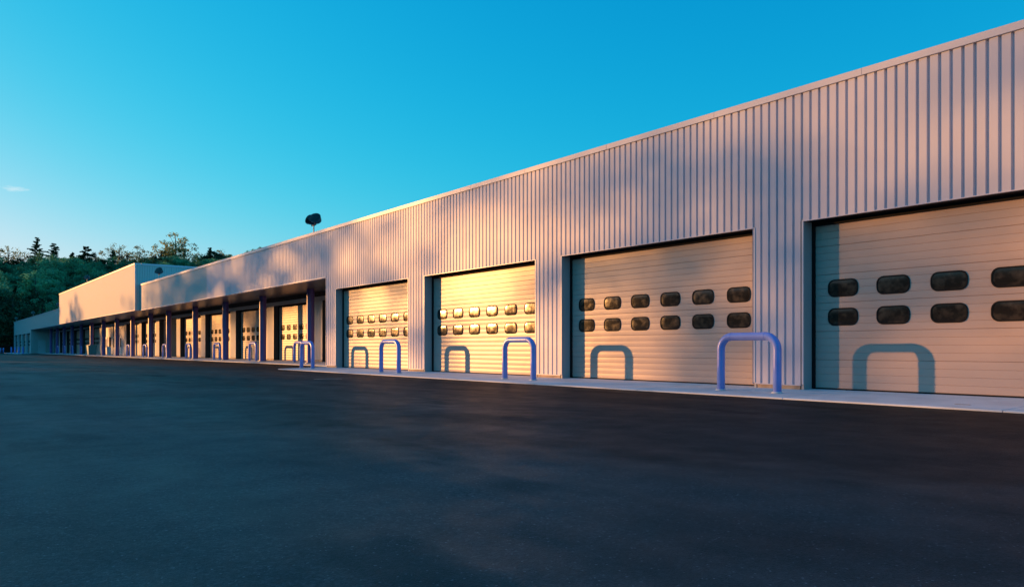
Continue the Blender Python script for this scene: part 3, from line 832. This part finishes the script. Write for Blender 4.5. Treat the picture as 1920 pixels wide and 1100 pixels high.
random.seed(21)
yy = 197.0
while yy < 318:
    xx = -70.0
    step = 6.6 if yy < 260 else 7.2
    while xx < 150:
        x = xx + random.uniform(-2.2, 2.2); y = yy + random.uniform(-2.2, 2.2)
        xx += step
        if y < 1.552 * (14 - x) + 114 + 6: continue
        if x > 9 and x < 46 and y < 186: continue
        sc = random.uniform(0.8, 1.12)
        px, py = proj(x, y, hill_z(x, y) + 13 * sc)
        # leave out what the building hides or what lies outside the picture
        if px > 0:
            roof = 451 - 0.297 * (px - 540) if px > 255 else (495 + 0.39 * (252 - px) if px > 110 else 578 + 0.25 * (110 - px))
            if py > roof + 4: continue
        elif px < -60 and y > 235: continue
        if px > 520: continue
        if x < 8: sc *= 1.5
        if random.random() < (0.7 if y < 225 else (0.3 if y < 245 else 0.08)):
            tree('shade_painted_tree', random.choice(DARK), x, y, 'broadleaf tree with shade painted into its leaves, low on the hillside', 'dark trees on the wooded hillside', sc)
        else:
            tree('broadleaf_tree', random.choice(VAR), x, y, 'bright green broadleaf tree in the wood covering the hillside', 'broadleaf trees on the wooded hillside', sc)
    yy += step * 0.92
# open, light-leaved trees along the ridge
RIDGE = [(-6, 0, 1.05), (18, 2, 1.1), (40, 2, 1.0), (205, 0, 1.0), (222, 2, 1.1), (245, 1, 1.0), (262, 0, 1.05), (312, 1, 1.25), (330, 0, 1.4), (345, 1, 1.3), (372, 1, 0.9), (415, 0, 0.95), (428, 1, 0.95), (60, 1, 0.8), (112, 1, 0.75), (128, 0, 0.8), (150, 1, 0.8), (180, 0, 0.8), (282, 1, 0.85), (395, 1, 0.8)]
S_, C_ = math.sin(PHI), math.cos(PHI)
def on_ray(px, y):
    u = (px - 960) / F_PX; return y * (S_ + u * C_) / (C_ - u * S_)
for px, v, sc in RIDGE:
    y = 316 + random.uniform(-4, 6); x = on_ray(px, y)
    tree('ridge_tree', SPARSE[v], x, y, 'thin-leaved pale tree on the ridge with sky showing through its crown', 'open trees along the ridge', sc * 1.38)
PINES = [(69, 18.5, 6.6, 'tallest dark pine rising from the ridge above the wood', 3),
         (101, 16.5, 6.0, 'second tallest dark pine beside the tallest one on the ridge', 4),
         (161, 15.5, 6.4, 'broad dark pine standing apart on the ridge above the taller block', 5),
         (136, 13.5, 3.0, 'narrow young pine between two larger pines on the ridge', 6),
         (211, 14.0, 4.2, 'small dark pine among pale ridge trees above the golden block', 8),
         (393, 14.0, 3.6, 'slim dark pine on the ridge just above the garage roof', 9)]
for px, H, W, lab, sd in PINES:
    y = 306; x = on_ray(px, y)
    pt = pine(H, W, 15, 20, sd)
    tree('pine_tree', pt, x, y, lab, None, 1.0)

# ------------------------------------------------------------------ tree belt across the yard, between the low sun and the doors
random.seed(33)
BELT_V = [broadleaf('belt', 23.0, 5.4, 15.0, 36, 30, 0.30, M['leaf'], (0.9, 1.8)), broadleaf('belt', 22.0, 5.6, 14.5, 36, 30, 0.30, M['leaf'], (0.9, 1.8)),
          broadleaf('belt', 24.0, 5.2, 15.5, 36, 28, 0.30, M['leaf'], (0.9, 1.8))]
BELT_T = [broadleaf('belt', 22.0, 5.6, 11.5, 22, 15, 0.28, M['leaf'], (0.9, 1.7)), broadleaf('belt', 20.5, 5.6, 11.5, 22, 14, 0.28, M['leaf'], (0.9, 1.7)),
          broadleaf('belt', 24.0, 5.4, 11.5, 22, 14, 0.28, M['leaf'], (0.9, 1.7))]
for i, (y, x, v, sc) in enumerate([(98, -52, 4, 1.0), (113, -51, 5, 0.95), (129, -54, 4, 0.98), (117, -56, 4, 0.92),
                                   (135, -52, 3, 0.95), (141, -55, 0, 0.92), (147, -51, 1, 1.02), (153, -56, 2, 0.90), (159, -52, 0, 0.98), (165, -55, 1, 0.96), (169.5, -52, 5, 0.88)]):
    tree('belt_tree', (BELT_V + BELT_T)[v], x, y, 'tall open-crowned tree in the belt across the yard facing the doors', 'tall trees across the yard', sc, -0.12)
tree('belt_tree', broadleaf('belt', 18.2, 4.2, 8.5, 46, 40, 0.28, M['leaf'], (0.8, 1.5)), -51, 201, 'single tall tree standing alone across the yard facing the taller block', None, 1.0, -0.12)
HV = (12.5, 11.0, 13.8, 9.5, 11.5)
y = -25
while y < 96:
    tree('belt_tree', VAR[random.randrange(5)], -58 + random.uniform(-2, 2), y, 'tall dense leafy tree in the belt across the yard', 'dense trees across the yard', random.uniform(1.1, 1.4), -0.12)
    y += random.uniform(6, 8)
y = -25
while y < 215:  # unseen low row, added to keep the sun off the asphalt
    vi = random.randrange(5)
    tree('belt_tree', VAR[vi], -47 + random.uniform(-1.5, 1.5), y, 'low bushy tree added across the yard to shade the asphalt', 'low trees added across the yard', random.uniform(9.6, 10.6) / HV[vi], -0.12)
    y += random.uniform(3.0, 4.2)
